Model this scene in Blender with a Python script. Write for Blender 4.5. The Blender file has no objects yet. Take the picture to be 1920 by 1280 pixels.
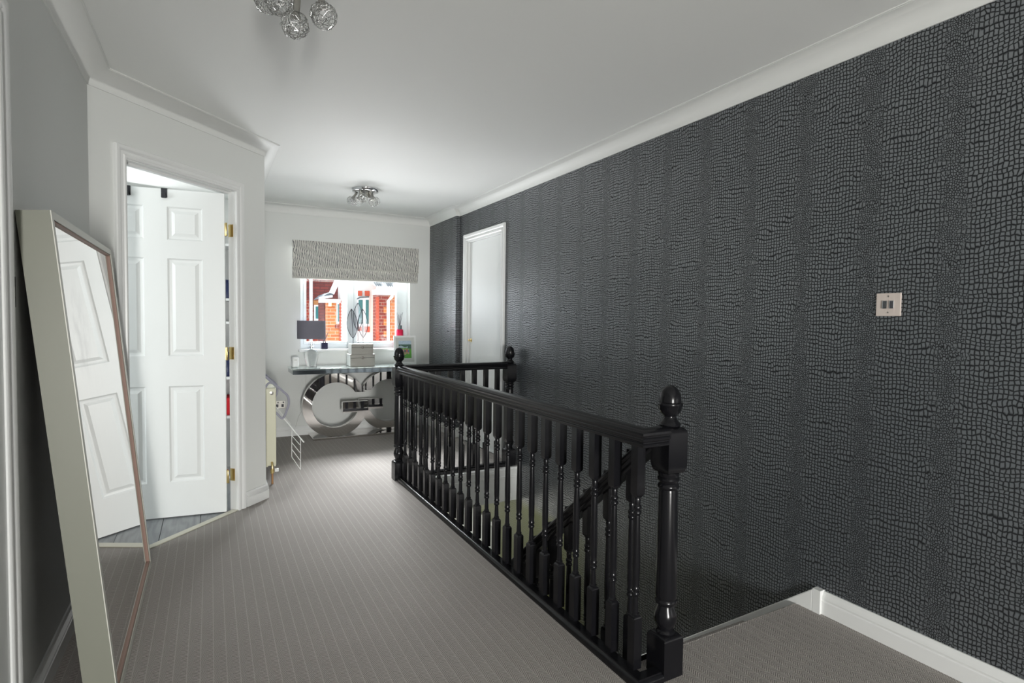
import bpy, bmesh, math, random
from mathutils import Vector, Matrix
random.seed(7)
C = bpy.context.scene.collection
S = bpy.context.scene
PI = math.pi
# ------------------------------------------------------------------ camera
F_PX, YAW, PITCH, ROLL, CAMH = 1043.46, .4966, .0379, .0115, 1.2
_fx, _fy = math.sin(YAW), math.cos(YAW)
_r = Vector((_fy, -_fx, 0)); _u = Vector((_fx*math.sin(PITCH), _fy*math.sin(PITCH), math.cos(PITCH)))
FW = Vector((_fx*math.cos(PITCH), _fy*math.cos(PITCH), -math.sin(PITCH)))
RT = _r*math.cos(ROLL)+_u*math.sin(ROLL); UP = -_r*math.sin(ROLL)+_u*math.cos(ROLL)
EYE = Vector((0, 0, CAMH))
cam_d = bpy.data.cameras.new('camera'); cam = bpy.data.objects.new('camera', cam_d); C.objects.link(cam)
cam_d.sensor_width = 36; cam_d.lens = F_PX/1920*36; cam_d.clip_start = .02; cam_d.clip_end = 200
m3 = Matrix((RT, UP, -FW)).transposed(); cam.matrix_world = Matrix.Translation(EYE) @ m3.to_4x4()
S.camera = cam
# ------------------------------------------------------------------ world, lights, exposure
S.view_settings.view_transform = 'Standard'; S.view_settings.look = 'None'
S.view_settings.exposure = .35; S.view_settings.gamma = 1; S.view_settings.use_curve_mapping = False
w = bpy.data.worlds.new('overcast sky'); S.world = w; w.use_nodes = True
w.node_tree.nodes['Background'].inputs[0].default_value = (.86, .93, 1, 1)
w.node_tree.nodes['Background'].inputs[1].default_value = 2.9
def area(name, loc, target, sx, sy, power, col=(1, 1, 1)):
    d = bpy.data.lights.new(name, 'AREA'); d.shape = 'RECTANGLE'; d.size = sx; d.size_y = sy
    d.energy = power; d.color = col
    o = bpy.data.objects.new(name, d); C.objects.link(o); o.location = loc
    o.rotation_euler = (Vector(target)-Vector(loc)).to_track_quat('-Z', 'Y').to_euler()
    return o
sd = bpy.data.lights.new('hazy_sun', 'SUN'); sd.energy = 27; sd.angle = math.radians(32); sd.color = (.95, .98, 1)
so_ = bpy.data.objects.new('hazy_sun', sd); C.objects.link(so_); so_.location = (1, 12, 8)
so_.rotation_euler = Vector((-.14, -1, -.68)).to_track_quat('-Z', 'Y').to_euler()
area('outside_fill_near', (1.45, 7.6, .15), (1.0, 4.6, 2.2), 2.8, 1.2, 110, (.97, .98, 1))  # unseen lamp below the window line, added in place of light off the paving
area('outside_fill_far', (1.2, 9.6, -.15), (.9, 3.0, 2.3), 4.0, 1.3, 560, (.97, .98, 1))  # second unseen lamp farther out, added to carry fill along the ceiling
area('side_room_left_fill', (-2.45, 3.0, 1.6), (0, 3.7, 1.1), 1.0, 1.2, 23, (.93, .98, 1))  # added lamp inside the side room wall; no window is built there
area('side_room_rear_fill', (-.9, 5.75, 1.8), (-.4, 4.2, 1.4), 1.0, .9, 14, (.97, .99, 1))  # another unseen fill lamp, added at the back of the side room
area('landing_rear_fill', (-.2, -4.2, .75), (1.55, 3.0, .15), .5, 1.1, 84, (1, .99, .96)).data.spread = math.radians(105)  # unseen fill lamp added behind the camera; that wall has no window
area('downstairs_far_fill', (1.1, 6.5, -1.2), (1.9, 3.6, -1.0), 1.2, 1.4, 11, (1, 1, .93))  # added fill for the lower hall; no glazed door stands there
area('downstairs_near_fill', (1.75, 1.1, -1.2), (1.9, 4.0, -1.6), .6, .9, 4, (1, 1, .93))  # weak unseen fill added under the landing, without any fitting
# ------------------------------------------------------------------ materials
def mat(name, col, rough=.5, metal=0, spec=.5, trans=0, ior=1.45, emis=None, bump=None, sheen=0):
    m = bpy.data.materials.new(name); m.use_nodes = True
    b = m.node_tree.nodes['Principled BSDF']
    b.inputs['Base Color'].default_value = (*col, 1); b.inputs['Roughness'].default_value = rough
    b.inputs['Metallic'].default_value = metal; b.inputs['Specular IOR Level'].default_value = spec
    b.inputs['Transmission Weight'].default_value = trans; b.inputs['IOR'].default_value = ior
    if bump:
        sc, st, dist = bump
        N = NT(m); n = N.noise(N.pos(), sc, 4)
        N.bump(n, st, dist)
    return m
class NT:
    """small node-graph writer"""
    def __init__(s, m):
        s.t = m.node_tree; s.n = s.t.nodes; s.b = s.n['Principled BSDF']
    def new(s, ty, **kw):
        x = s.n.new(ty)
        for k, v in kw.items(): setattr(x, k, v)
        return x
    def put(s, sock, v):
        if isinstance(v, bpy.types.NodeSocket): s.t.links.new(v, sock)
        elif isinstance(v, (tuple, list)): sock.default_value = (*v, 1) if len(v) == 3 and sock.type == 'RGBA' else v
        else: sock.default_value = v
    def pos(s):
        if not hasattr(s, '_p'): s._p = s.new('ShaderNodeNewGeometry').outputs['Position']
        return s._p
    def xyz(s, v):
        x = s.new('ShaderNodeSeparateXYZ'); s.put(x.inputs[0], v); return x.outputs
    def vec(s, a=0, b=0, c=0):
        x = s.new('ShaderNodeCombineXYZ')
        for i, v in enumerate((a, b, c)): s.put(x.inputs[i], v)
        return x.outputs[0]
    def m(s, op, a, b=0, c=0, clamp=False):
        x = s.new('ShaderNodeMath', operation=op, use_clamp=clamp)
        for i, v in enumerate((a, b, c)):
            if i < len(x.inputs): s.put(x.inputs[i], v)
        return x.outputs[0]
    def step(s, v, a, b, lo=0., hi=1.):
        x = s.new('ShaderNodeMapRange', interpolation_type='SMOOTHSTEP')
        for i, q in enumerate((v, a, b, lo, hi)): s.put(x.inputs[i], q)
        return x.outputs[0]
    def mix(s, f, a, b):
        x = s.new('ShaderNodeMix', data_type='RGBA')
        s.put(x.inputs[0], f); s.put(x.inputs[6], a); s.put(x.inputs[7], b); return x.outputs[2]
    def noise(s, v, sc, det=2, dim='3D', rough=.5):
        x = s.new('ShaderNodeTexNoise', noise_dimensions=dim)
        s.put(x.inputs['Vector'], v); x.inputs['Scale'].default_value = sc; x.inputs['Detail'].default_value = det
        x.inputs['Roughness'].default_value = rough
        return x.outputs[0]
    def vor(s, v, rnd, feat='DISTANCE_TO_EDGE'):
        x = s.new('ShaderNodeTexVoronoi', voronoi_dimensions='2D', feature=feat)
        s.put(x.inputs['Vector'], v); x.inputs['Scale'].default_value = 1; x.inputs['Randomness'].default_value = rnd
        return x
    def bump(s, h, st, dist):
        x = s.new('ShaderNodeBump'); s.put(x.inputs['Height'], h)
        x.inputs['Strength'].default_value = st; x.inputs['Distance'].default_value = dist
        s.put(s.b.inputs['Normal'], x.outputs[0])
def m_wallpaper():
    m = mat('reptile_wallpaper', (.1, .1, .1)); N = NT(m)
    x, y, z = N.xyz(N.pos()); y = N.m('ADD', y, x)
    # slow wandering of the rows
    lowv = N.vec(N.m('MULTIPLY', y, 6.5), N.m('MULTIPLY', z, 9), 0)
    wav = N.m('MULTIPLY', N.m('SUBTRACT', N.noise(lowv, 1, 3), .5), .065)
    zz = N.m('ADD', z, wav)
    lowv2 = N.vec(N.m('MULTIPLY', y, 20), N.m('MULTIPLY', z, 30), 3)
    yy = N.m('ADD', y, N.m('MULTIPLY', N.m('SUBTRACT', N.noise(lowv2, 1, 2), .5), .012))
    # vertical bands of small scales between wide ones
    wob = N.m('MULTIPLY', N.m('SUBTRACT', N.noise(N.vec(N.m('MULTIPLY', y, 16), N.m('MULTIPLY', z, 34), 7), 1, 4), .5), .62)
    ph = N.m('FRACT', N.m('ADD', N.m('DIVIDE', N.m('SUBTRACT', y, .895), .272), wob))
    d = N.m('ABSOLUTE', N.m('SUBTRACT', ph, .5))
    band = N.step(d, .07, .17, 1, 0)
    big = N.vor(N.vec(N.m('DIVIDE', yy, .0132), N.m('DIVIDE', zz, .0158)), .30)
    sml = N.vor(N.vec(N.m('DIVIDE', yy, .0075), N.m('DIVIDE', zz, .0085)), .8)
    eb = N.step(big.outputs['Distance'], .02, .27); es = N.step(sml.outputs['Distance'], .03, .32)
    cell = N.m('ADD', N.m('MULTIPLY', eb, N.m('SUBTRACT', 1, band)), N.m('MULTIPLY', es, N.m('MULTIPLY', band, 1.0)))
    tone = N.noise(N.vec(N.m('MULTIPLY', y, 40), N.m('MULTIPLY', z, 40), 1), 1, 2)
    c1 = N.mix(tone, (.066, .078, .089), (.102, .117, .131))
    col = N.mix(cell, (.010, .0105, .012), c1)
    # colour blends to olive below the upper floor level, towards the far end
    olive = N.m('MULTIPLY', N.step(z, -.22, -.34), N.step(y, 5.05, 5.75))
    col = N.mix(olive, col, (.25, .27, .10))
    N.put(N.b.inputs['Base Color'], col)
    N.put(N.b.inputs['Roughness'], N.mix(cell, (.6, .6, .6), (.37, .37, .37)))
    N.b.inputs['IOR'].default_value = 1.95
    N.put(N.b.inputs['Specular IOR Level'], N.m('MULTIPLY', N.m('ADD', N.m('MULTIPLY', cell, 1.0), .10), N.m('SUBTRACT', 1, N.m('MULTIPLY', olive, .85))))
    N.bump(N.m('MULTIPLY', cell, N.m('SUBTRACT', 1, olive)), .10, .002)
    return m
def m_carpet(name, k=1.):
    m = mat(name, (.3, .3, .3), .95, spec=.1); N = NT(m)
    x, y, z = N.xyz(N.pos())
    y = N.m('SUBTRACT', y, z)
    u = N.m('DIVIDE', x, .040); fr = N.m('FRACT', u)
    tri = N.m('ABSOLUTE', N.m('SUBTRACT', fr, .5))
    line = N.step(tri, .44, .485)
    jit = N.noise(N.vec(N.m('MULTIPLY', x, 60), N.m('MULTIPLY', y, 60), 0), 1, 2)
    herr = N.m('SINE', N.m('MULTIPLY', N.m('ADD', N.m('ADD', y, N.m('MULTIPLY', tri, .036)), N.m('MULTIPLY', jit, .006)), 2*PI/.0088))
    hm = N.step(herr, -.5, .9)
    fib = N.noise(N.vec(N.m('MULTIPLY', x, 420), N.m('MULTIPLY', y, 420), 0), 1, 3)
    base = N.mix(hm, (.165*k, .152*k, .142*k), (.385*k, .36*k, .335*k))
    base = N.mix(N.m('MULTIPLY', line, .42), base, (.50*k, .475*k, .45*k))
    base = N.mix(N.step(fib, .3, .75, .0, .5), base, (.45*k, .42*k, .40*k))
    big = N.noise(N.pos(), 2.2, 3)
    base = N.mix(N.step(big, .35, .65, 0, .10), base, (.2*k, .19*k, .18*k))
    N.put(N.b.inputs['Base Color'], base)
    N.bump(N.m('ADD', N.m('MULTIPLY', hm, .7), fib), .6, .003)
    return m
def m_brick(name, c1, c2, mortar, ax='x'):
    m = mat(name, c1, .85); N = NT(m); x, y, z = N.xyz(N.pos())
    t = N.new('ShaderNodeTexBrick'); N.put(t.inputs['Vector'], N.vec(N.m('ADD', x, y), z, 0))
    N.put(t.inputs['Color1'], c1); N.put(t.inputs['Color2'], c2); N.put(t.inputs['Mortar'], mortar)
    t.inputs['Scale'].default_value = 1; t.inputs['Mortar Size'].default_value = .008
    t.inputs['Brick Width'].default_value = .225; t.inputs['Row Height'].default_value = .075
    N.put(N.b.inputs['Base Color'], t.outputs[0]); return m
def m_blind():
    m = mat('roman_blind_fabric', (.5, .5, .5), .8, spec=.2); N = NT(m); x, y, z = N.xyz(N.pos())
    n = N.noise(N.vec(N.m('MULTIPLY', x, 20), N.m('MULTIPLY', z, 9), 0), 1, 2)
    a = N.m('SINE', N.m('ADD', N.m('MULTIPLY', x, 330), N.m('ADD', N.m('MULTIPLY', z, 38), N.m('MULTIPLY', n, 14))))
    b = N.m('SINE', N.m('ADD', N.m('MULTIPLY', x, 300), N.m('ADD', N.m('MULTIPLY', z, -42), N.m('MULTIPLY', n, 10))))
    l = N.step(N.m('MAXIMUM', a, b), .72, .95)
    N.put(N.b.inputs['Base Color'], N.mix(l, (.66, .65, .60), (.17, .17, .18))); return m
def m_wood_floor():
    m = mat('grey_laminate', (.3, .32, .33), .35); N = NT(m); x, y, z = N.xyz(N.pos())
    g = N.noise(N.vec(N.m('MULTIPLY', x, 50), N.m('MULTIPLY', y, 3.5), 0), 1, 5, rough=.65)
    r = N.m('SINE', N.m('MULTIPLY', N.noise(N.vec(N.m('MULTIPLY', x, 7), N.m('MULTIPLY', y, 1.2), 0), 1, 2), 60))
    N.put(N.b.inputs['Base Color'], N.mix(N.m('ADD', N.m('MULTIPLY', g, .75), N.m('MULTIPLY', r, .12)), (.15, .16, .17), (.40, .42, .43))); return m
def m_mirror():
    m = mat('dusty_mirror_glass', (.80, .775, .765), .015, metal=1); N = NT(m); x, y, z = N.xyz(N.pos())
    sm = N.noise(N.vec(N.m('MULTIPLY', x, 9), N.m('MULTIPLY', y, 14), N.m('MULTIPLY', z, 2.4)), 1, 4)
    # wiped round smudge near the top and fine vertical wipe streaks
    d = N.m('SQRT', N.m('ADD', N.m('POWER', N.m('MULTIPLY', N.m('SUBTRACT', y, 2.32), 1.3), 2), N.m('POWER', N.m('SUBTRACT', z, 1.15), 2)))
    disc = N.m('MULTIPLY', N.step(d, .20, .10), N.step(N.noise(N.pos(), 16, 4), .3, .7))
    st = N.noise(N.vec(0, N.m('MULTIPLY', y, 60), N.m('MULTIPLY', z, 1.5)), 1, 3)
    N.put(N.b.inputs['Base Color'], N.mix(N.m('ADD', N.m('MULTIPLY', disc, .8), N.step(st, .5, .8, 0, .15)), (.72, .70, .69), (.55, .53, .53)))
    N.put(N.b.inputs['Roughness'], N.m('ADD', N.m('MULTIPLY', disc, .10), .015)); return m
M = {}
M['wall'] = mat('white_wall_paint', (.74, .755, .735), .6, spec=.3, bump=(180, .06, .002))
M['ceil'] = mat('white_ceiling_paint', (.85, .86, .84), .7, spec=.2, bump=(120, .05, .002))
M['cove'] = mat('white_coving_paint', (.78, .79, .77), .6, spec=.3)
M['trim'] = mat('white_gloss_trim', (.80, .81, .80), .28, bump=(60, .04, .001))
M['door'] = mat('white_satin_door', (.82, .84, .83), .35, bump=(90, .05, .001))
M['paper'] = m_wallpaper()
M['carpet'] = m_carpet('herringbone_carpet', 1.22)
M['black'] = mat('black_gloss_paint', (.007, .007, .0085), .22, spec=.36, bump=(45, .10, .001))
M['chrome'] = mat('polished_chrome', (.72, .73, .75), .07, metal=1)
M['steel'] = mat('mirror_steel', (.66, .64, .62), .03, metal=1)
M['mirror'] = m_mirror()
M['tableglass'] = mat('mirrored_table_glass', (.80, .90, .88), .06, metal=.85)
M['edgeglass'] = mat('dark_mirror_edge', (.22, .26, .29), .08, metal=.9)
M['frame'] = mat('shaded_cream_frame', (.21, .215, .175), .45, bump=(50, .05, .001))  # frame sides: their shade is mixed into the cream
M['framefront'] = mat('lit_cream_frame', (.62, .62, .56), .4)  # same cream on the front face, coloured at its lit tone
M['framewood'] = mat('reddish_frame_rebate', (.42, .27, .22), .5, bump=(70, .2, .001))
M['brass'] = mat('brass', (.72, .56, .26), .25, metal=1)
M['radiator'] = mat('cream_enamel', (.66, .65, .50), .35)
M['copper'] = mat('aged_copper', (.50, .28, .14), .35, metal=1)
M['greyplastic'] = mat('lilac_grey_plastic', (.33, .33, .40), .4)
M['white'] = mat('white_plastic', (.85, .86, .85), .3)
M['upvc'] = mat('white_upvc', (.80, .86, .88), .25)
M['glass'] = mat('clear_glass', (1, 1, 1), 0, trans=1, ior=1.45)
M['pane'] = mat('window_glass', (1, 1, 1), 0, trans=1, ior=1.02)
def m_pane():
    m = mat('window_glass_thin', (1, 1, 1), 0); N = NT(m); tr = N.new('ShaderNodeBsdfTransparent'); gl = N.new('ShaderNodeBsdfGlossy'); gl.inputs['Roughness'].default_value = 0
    mx = N.new('ShaderNodeMixShader'); fr = N.new('ShaderNodeLayerWeight'); fr.inputs[0].default_value = .5
    N.put(mx.inputs[0], N.m('MULTIPLY_ADD', N.m('POWER', fr.outputs['Facing'], 5), .5, .03)); N.t.links.new(tr.outputs[0], mx.inputs[1]); N.t.links.new(gl.outputs[0], mx.inputs[2])
    N.t.links.new(mx.outputs[0], N.n['Material Output'].inputs['Surface']); return m
M['pane'] = m_pane()
M['shade'] = mat('charcoal_lamp_fabric', (.20, .195, .235), .8, spec=.2, bump=(300, .3, .002))
M['boxskin'] = mat('grey_textured_leatherette', (.33, .32, .29), .42, bump=(400, .5, .002))
M['boxside'] = mat('pale_box_side', (.62, .63, .60), .45)
M['pewter'] = mat('pewter_clasp', (.16, .15, .14), .35, metal=1)
M['wire'] = mat('dark_wire', (.035, .035, .045), .4, metal=.6)
M['leafmesh'] = mat('fine_dark_mesh', (.06, .065, .075), .5, metal=.5)
M['red'] = mat('red_perfume', (.75, .02, .09), .12, trans=.25)
M['capgrey'] = mat('teal_grey_cap', (.12, .17, .18), .35)
M['reed'] = mat('dark_reeds', (.09, .08, .10), .7)
M['blackglass'] = mat('smoked_glass', (.03, .03, .06), .08)
M['blind'] = m_blind()
M['blindhem'] = mat('pale_blind_hem', (.55, .54, .50), .8)
M['laminate'] = m_wood_floor()
M['threshold'] = mat('pale_threshold_bar', (.62, .60, .50), .35)
M['plate'] = mat('pinkish_switch_plate', (.66, .58, .53), .35)
M['darkplate'] = mat('black_nickel_plate', (.045, .045, .05), .3, metal=.6)
M['wirechrome'] = mat('crinkled_wire', (.58, .58, .57), .25, metal=1)
M['satin'] = mat('satin_nickel', (.45, .44, .41), .28, metal=1)
M['bulb'] = mat('clear_bulb', (.95, .95, .95), .02, trans=.9, ior=1.2)
M['brickred'] = m_brick('red_brick', (.20, .024, .012), (.12, .012, .007), (.22, .13, .10))
M['brickorange'] = m_brick('orange_brick', (.40, .125, .030), (.28, .07, .016), (.34, .22, .15))
M['tilehung'] = m_brick('tiles_and_shaded_brick', (.11, .016, .012), (.07, .010, .008), (.035, .008, .008))
M['render'] = mat('white_render', (.46, .455, .45), .85)
M['slate'] = mat('grey_roof_tile', (.055, .07, .08), .55)
M['uwhite'] = mat('white_upvc_outside', (.52, .53, .55), .3)
M['teal'] = mat('reflecting_window_pane', (.025, .11, .115), .15)
M['timber'] = mat('brown_lintel', (.22, .09, .025), .7)
M['lantern'] = mat('cream_lantern_glass', (.75, .65, .38), .3)
M['orangebrick1'] = mat('orange_quoin_brick', (.36, .12, .03), .85)
M['redbrick1'] = mat('red_quoin_brick', (.32, .05, .022), .85)
M['cream'] = mat('cream_hall_wall', (.60, .58, .46), .6)
M['hallfloor'] = mat('olive_hall_carpet', (.20, .20, .10), .9, bump=(200, .4, .003))
M['bluetint'] = mat('navy_bottle', (.02, .03, .10), .3)
M['redtint'] = mat('red_towel', (.65, .02, .03), .8)
M['asphalt'] = mat('pale_paving', (.42, .42, .42), .9)
# ------------------------------------------------------------------ mesh helpers
class MB:
    def __init__(s): s.v = []; s.f = []
    def add(s, vs, fs):
        k = len(s.v); s.v += [Vector(a) for a in vs]; s.f += [tuple(i+k for i in f) for f in fs]; return s
    def box(s, x0, x1, y0, y1, z0, z1):
        vs = [(x, y, z) for z in (z0, z1) for y in (y0, y1) for x in (x0, x1)]
        return s.add(vs, [(0, 2, 3, 1), (4, 5, 7, 6), (0, 1, 5, 4), (2, 6, 7, 3), (0, 4, 6, 2), (1, 3, 7, 5)])
    def obox(s, o, e1, e2, e3, a0, a1, b0, b1, c0, c1):
        vs = [o+e1*a+e2*b+e3*c for c in (c0, c1) for b in (b0, b1) for a in (a0, a1)]
        return s.add(vs, [(0, 2, 3, 1), (4, 5, 7, 6), (0, 1, 5, 4), (2, 6, 7, 3), (0, 4, 6, 2), (1, 3, 7, 5)])
    def prism(s, pts, z0, z1):
        n = len(pts); vs = [(x, y, z0) for x, y in pts]+[(x, y, z1) for x, y in pts]
        return s.add(vs, [tuple(range(n)), tuple(range(n, 2*n))]+[(i, (i+1) % n, n+(i+1) % n, n+i) for i in range(n)])
    def sweep(s, path, prof, o=Vector((0, 0, 0)), e1=Vector((1, 0, 0)), e2=Vector((0, 1, 0)), e3=Vector((0, 0, 1)), side=1, closed=False):
        P = [Vector(p) for p in path]; n = len(P); D = []
        for i in range(n if closed else n-1):
            d = (P[(i+1) % n]-P[i]).normalized(); D.append(Vector((d.y, -d.x))*side)
        rings = []
        for i in range(n):
            if closed: a, b = D[i-1], D[i]
            else: a = D[max(i-1, 0)]; b = D[min(i, n-2)]
            mt = (a+b)/(1+a.dot(b))
            rings.append([o+e1*(P[i].x+mt.x*q[0])+e2*(P[i].y+mt.y*q[0])+e3*q[1] for q in prof])
        k = len(prof); vs = [v for r in rings for v in r]; fs = []
        for i in range(n if closed else n-1):
            j = (i+1) % n
            for q in range(k): fs.append((i*k+q, i*k+(q+1) % k, j*k+(q+1) % k, j*k+q))
        if not closed: fs += [tuple(range(k)), tuple(range((n-1)*k, n*k))]
        return s.add(vs, fs)
    def lathe(s, prof, c, seg=24, e1=Vector((1, 0, 0)), e2=Vector((0, 1, 0)), e3=Vector((0, 0, 1)), flute=0):
        c = Vector(c); k = len(prof); vs = []; fs = []
        for i in range(seg):
            a = 2*PI*(i+.5)/seg
            for r, z in prof: vs.append(c+(e1*math.cos(a)+e2*math.sin(a))*r+e3*z)
        for i in range(seg):
            j = (i+1) % seg
            for q in range(k-1): fs.append((i*k+q, j*k+q, j*k+q+1, i*k+q+1))
        fs += [tuple(i*k for i in range(seg)), tuple(i*k+k-1 for i in range(seg))]
        return s.add(vs, fs)
    def square(s, prof, c, rot=0):            # square section along z: [(half width, z)]
        c = Vector(c); k = len(prof); vs = []; fs = []
        for i in range(4):
            a = rot+PI/4+i*PI/2
            for h, z in prof: vs.append(c+Vector((math.cos(a)*h*2**.5, math.sin(a)*h*2**.5, z)))
        for i in range(4):
            j = (i+1) % 4
            for q in range(k-1): fs.append((i*k+q, j*k+q, j*k+q+1, i*k+q+1))
        fs += [tuple(i*k for i in range(4)), tuple(i*k+k-1 for i in range(4))]
        return s.add(vs, fs)
    def tube(s, pts, r, seg=8, closed=False):
        P = [Vector(p) for p in pts]; n = len(P); vs = []; fs = []
        up = None
        for i in range(n):
            if closed: t = (P[(i+1) % n]-P[i-1]).normalized()
            else: t = (P[min(i+1, n-1)]-P[max(i-1, 0)]).normalized()
            if up is None: up = t.orthogonal().normalized()
            up = (up-t*up.dot(t)).normalized(); sd = t.cross(up)
            rr = r[i] if isinstance(r, (list, tuple)) else r
            for q in range(seg):
                a = 2*PI*q/seg; vs.append(P[i]+(up*math.cos(a)+sd*math.sin(a))*rr)
        for i in range(n if closed else n-1):
            j = (i+1) % n
            for q in range(seg): fs.append((i*seg+q, i*seg+(q+1) % seg, j*seg+(q+1) % seg, j*seg+q))
        if not closed: fs += [tuple(range(seg)), tuple(range((n-1)*seg, n*seg))]
        return s.add(vs, fs)
    def ball(s, c, r, seg=16, rings=10, sc=(1, 1, 1)):
        c = Vector(c); prof = [(max(r*math.sin(PI*i/rings), 1e-4)*sc[0], -r*math.cos(PI*i/rings)*sc[2]) for i in range(rings+1)]
        return s.lathe(prof, c, seg)
WO = {}
def obj(name, mb, m, parent=None, origin=None, smooth=False, bevel=0, seg=2):
    if origin is None:
        xs = [v.x for v in mb.v]; ys = [v.y for v in mb.v]; zs = [v.z for v in mb.v]
        origin = Vector(((min(xs)+max(xs))/2, (min(ys)+max(ys))/2, min(zs)))
    origin = Vector(origin)
    me = bpy.data.meshes.new(name); me.from_pydata([v-origin for v in mb.v], [], mb.f)
    bm = bmesh.new(); bm.from_mesh(me); bmesh.ops.recalc_face_normals(bm, faces=bm.faces); bm.to_mesh(me); bm.free()
    if smooth:
        for p in me.polygons: p.use_smooth = True
    o = bpy.data.objects.new(name, me); C.objects.link(o)
    if isinstance(m, str): m = M[m]
    me.materials.append(m)
    if smooth:
        es = o.modifiers.new('edges', 'EDGE_SPLIT'); es.split_angle = math.radians(38)
    if bevel:
        b = o.modifiers.new('bevel', 'BEVEL'); b.width = bevel; b.segments = seg; b.limit_method = 'ANGLE'
    if parent is not None: o.parent = parent; o.location = origin-WO[parent.name]
    else: o.location = origin
    WO[o.name] = origin
    return o
def thing(name, loc, label, cat, group=None):
    o = bpy.data.objects.new(name, None); C.objects.link(o); o.location = loc; o.empty_display_size = .1
    WO[o.name] = Vector(loc); return tag(o, label, cat, group)
def tag(o, label, cat, group=None, kind=None):
    o['label'] = label; o['category'] = cat
    if group: o['group'] = group
    if kind: o['kind'] = kind
    return o
def struct(name, mb, m, label=None, **kw):
    o = obj(name, mb, m, **kw); o['kind'] = 'structure'
    if label: o['label'] = label
    return o
def sthing(name, loc, label):
    o = bpy.data.objects.new(name, None); C.objects.link(o); o.location = loc; WO[o.name] = Vector(loc)
    o['kind'] = 'structure'; o['label'] = label; return o
def inst(src, parent, loc):
    o = src.copy(); C.objects.link(o); o.parent = parent; o.location = Vector(loc)-WO[parent.name]; WO[o.name] = Vector(loc); return o
def at(px, py, Y):
    d = FW+RT*((px-960)/F_PX)-UP*((py-640)/F_PX); return EYE+d*(Y/d.y)
V = Vector
X_, Y_, Z_ = V((1, 0, 0)), V((0, 1, 0)), V((0, 0, 1))
# ------------------------------------------------------------------ main dimensions
XR, XR2, XL, YB, YS, CE, CB = 2.233, 2.19, -.484, 6.02, 5.25, 2.325, 2.249
A = V((XL, 3.179, 0)); B = V((.317, 4.001, 0)); E = (B-A).normalized(); NH = V((E.y, -E.x, 0)); LA = (B-A).length
def W(t, d=0, z=0): return A+E*t+NH*d+Z_*z
# ------------------------------------------------------------------ structure
floor = struct('floor', MB().prism([(XL, -4.5), (XR, -4.5), (XR, 1.47), (1.23, 1.47), (1.23, 3.99), (XR, 3.99), (XR2, YB), (.317, YB), (.317, 4.001), (XL, 3.179)], -.25, 0), 'carpet',
       'grey brown herringbone carpet of the landing', origin=(1, 1, 0))
fl2 = struct('floor.001', MB().prism([(-2.6, 2.0), (-.6, 2.0), (-.6, 3.2), (XL, 3.179), (.317, 4.001), (.317, 4.1), (.217, YB), (-2.6, YB)], -.25, -.012), 'asphalt', 'floor of the side room behind the panelled door', origin=(-1, 4, 0))
# laminate boards run away from the hall, parallel to Y, clipped against the threshold line
k = 0
for i in range(7):
    x0 = -1.02+i*.192; x1 = x0+.189
    if x1 > .21: x1 = .21
    def yl(x): return 3.179+(max(x, XL)-XL)*E.y/E.x-.0 if x > XL else 3.2
    ya, yb = yl(x0)+.0, yl(x1)+.0
    if x0 < XL: ya = yb = max(ya, yb)
    cuts = [random.uniform(.35, .9)]; mid = max(ya, yb)+cuts[0]
    obj('plank', MB().prism([(x0, ya), (x1, yb), (x1, mid), (x0, mid)], -.012, 0), 'laminate', fl2)
    obj('plank', MB().prism([(x0, mid+.002), (x1, mid+.002), (x1, 5.9), (x0, 5.9)], -.012, 0), 'laminate', fl2)
struct('floor.002', MB().box(-.6, XR, 1.2, 7, -2.75, -2.6), 'hallfloor', 'olive carpet of the hall downstairs')
struct('ceiling', MB().prism([(XL, -4.5), (XR, -4.5), (XR, YS), (XR2, YS), (XR2, YB), (.317, YB), (.317, 4.001), (XL, 3.179)], CE, CE+.1), 'ceil', 'white ceiling of the landing')
struct('ceiling.001', MB().prism([(-2.6, 2.0), (-.6, 2.0), (-.6, 3.2), (XL, 3.25), (.245, 4.07), (.217, YB), (-2.6, YB)], CE, CE+.1), 'ceil', 'bright ceiling of the side room')
struct('wall_left', MB().box(XL-.11, XL, -4.5, 3.179, 0, CE), 'wall', 'plain off white wall on the left')
wa = MB()
for t0, t1, z0, z1, dp in [(0, .15, 0, CE, .1), (.915, LA, 0, CE, .045), (.15, .915, 1.995, CE, .1)]:
    wa.obox(A, E, NH, Z_, t0, t1, -dp, 0, z0, z1)
struct('wall_angled', wa, 'wall', 'short off white wall set at an angle with the open doorway')
struct('wall_return', MB().box(.217, .317, 4.002, YB, 0, CE), 'wall', 'off white wall behind the cream radiator')
WX0, WX1, WZ0, WZ1 = .807, 1.96, .868, 1.94
wb = MB().box(.217, WX0, YB, YB+.22, -.25, CE).box(WX1, XR+.1, YB, YB+.22, -.25, CE).box(WX0, WX1, YB, YB+.22, -.25, WZ0).box(WX0, WX1, YB, YB+.22, WZ1, CE)
struct('wall_back', wb, 'wall', 'off white end wall with the window')
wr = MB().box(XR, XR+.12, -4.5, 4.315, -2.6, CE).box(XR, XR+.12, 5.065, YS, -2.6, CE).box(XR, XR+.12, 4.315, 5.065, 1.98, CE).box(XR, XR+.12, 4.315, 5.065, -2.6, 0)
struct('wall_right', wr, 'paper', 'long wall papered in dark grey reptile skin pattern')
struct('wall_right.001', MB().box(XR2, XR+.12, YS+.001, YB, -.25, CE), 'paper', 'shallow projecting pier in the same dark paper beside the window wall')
struct('wall_front', MB().box(-.6, 2.4, -4.6, -4.5, 0, CE), 'wall')
struct('wall_side_room', MB().box(-2.7, -2.6, 2, YB, 0, CE).box(-2.6, -.6, 1.9, 2, 0, CE).box(-2.6, .217, YB, YB+.1, 0, CE), 'wall')
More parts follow.
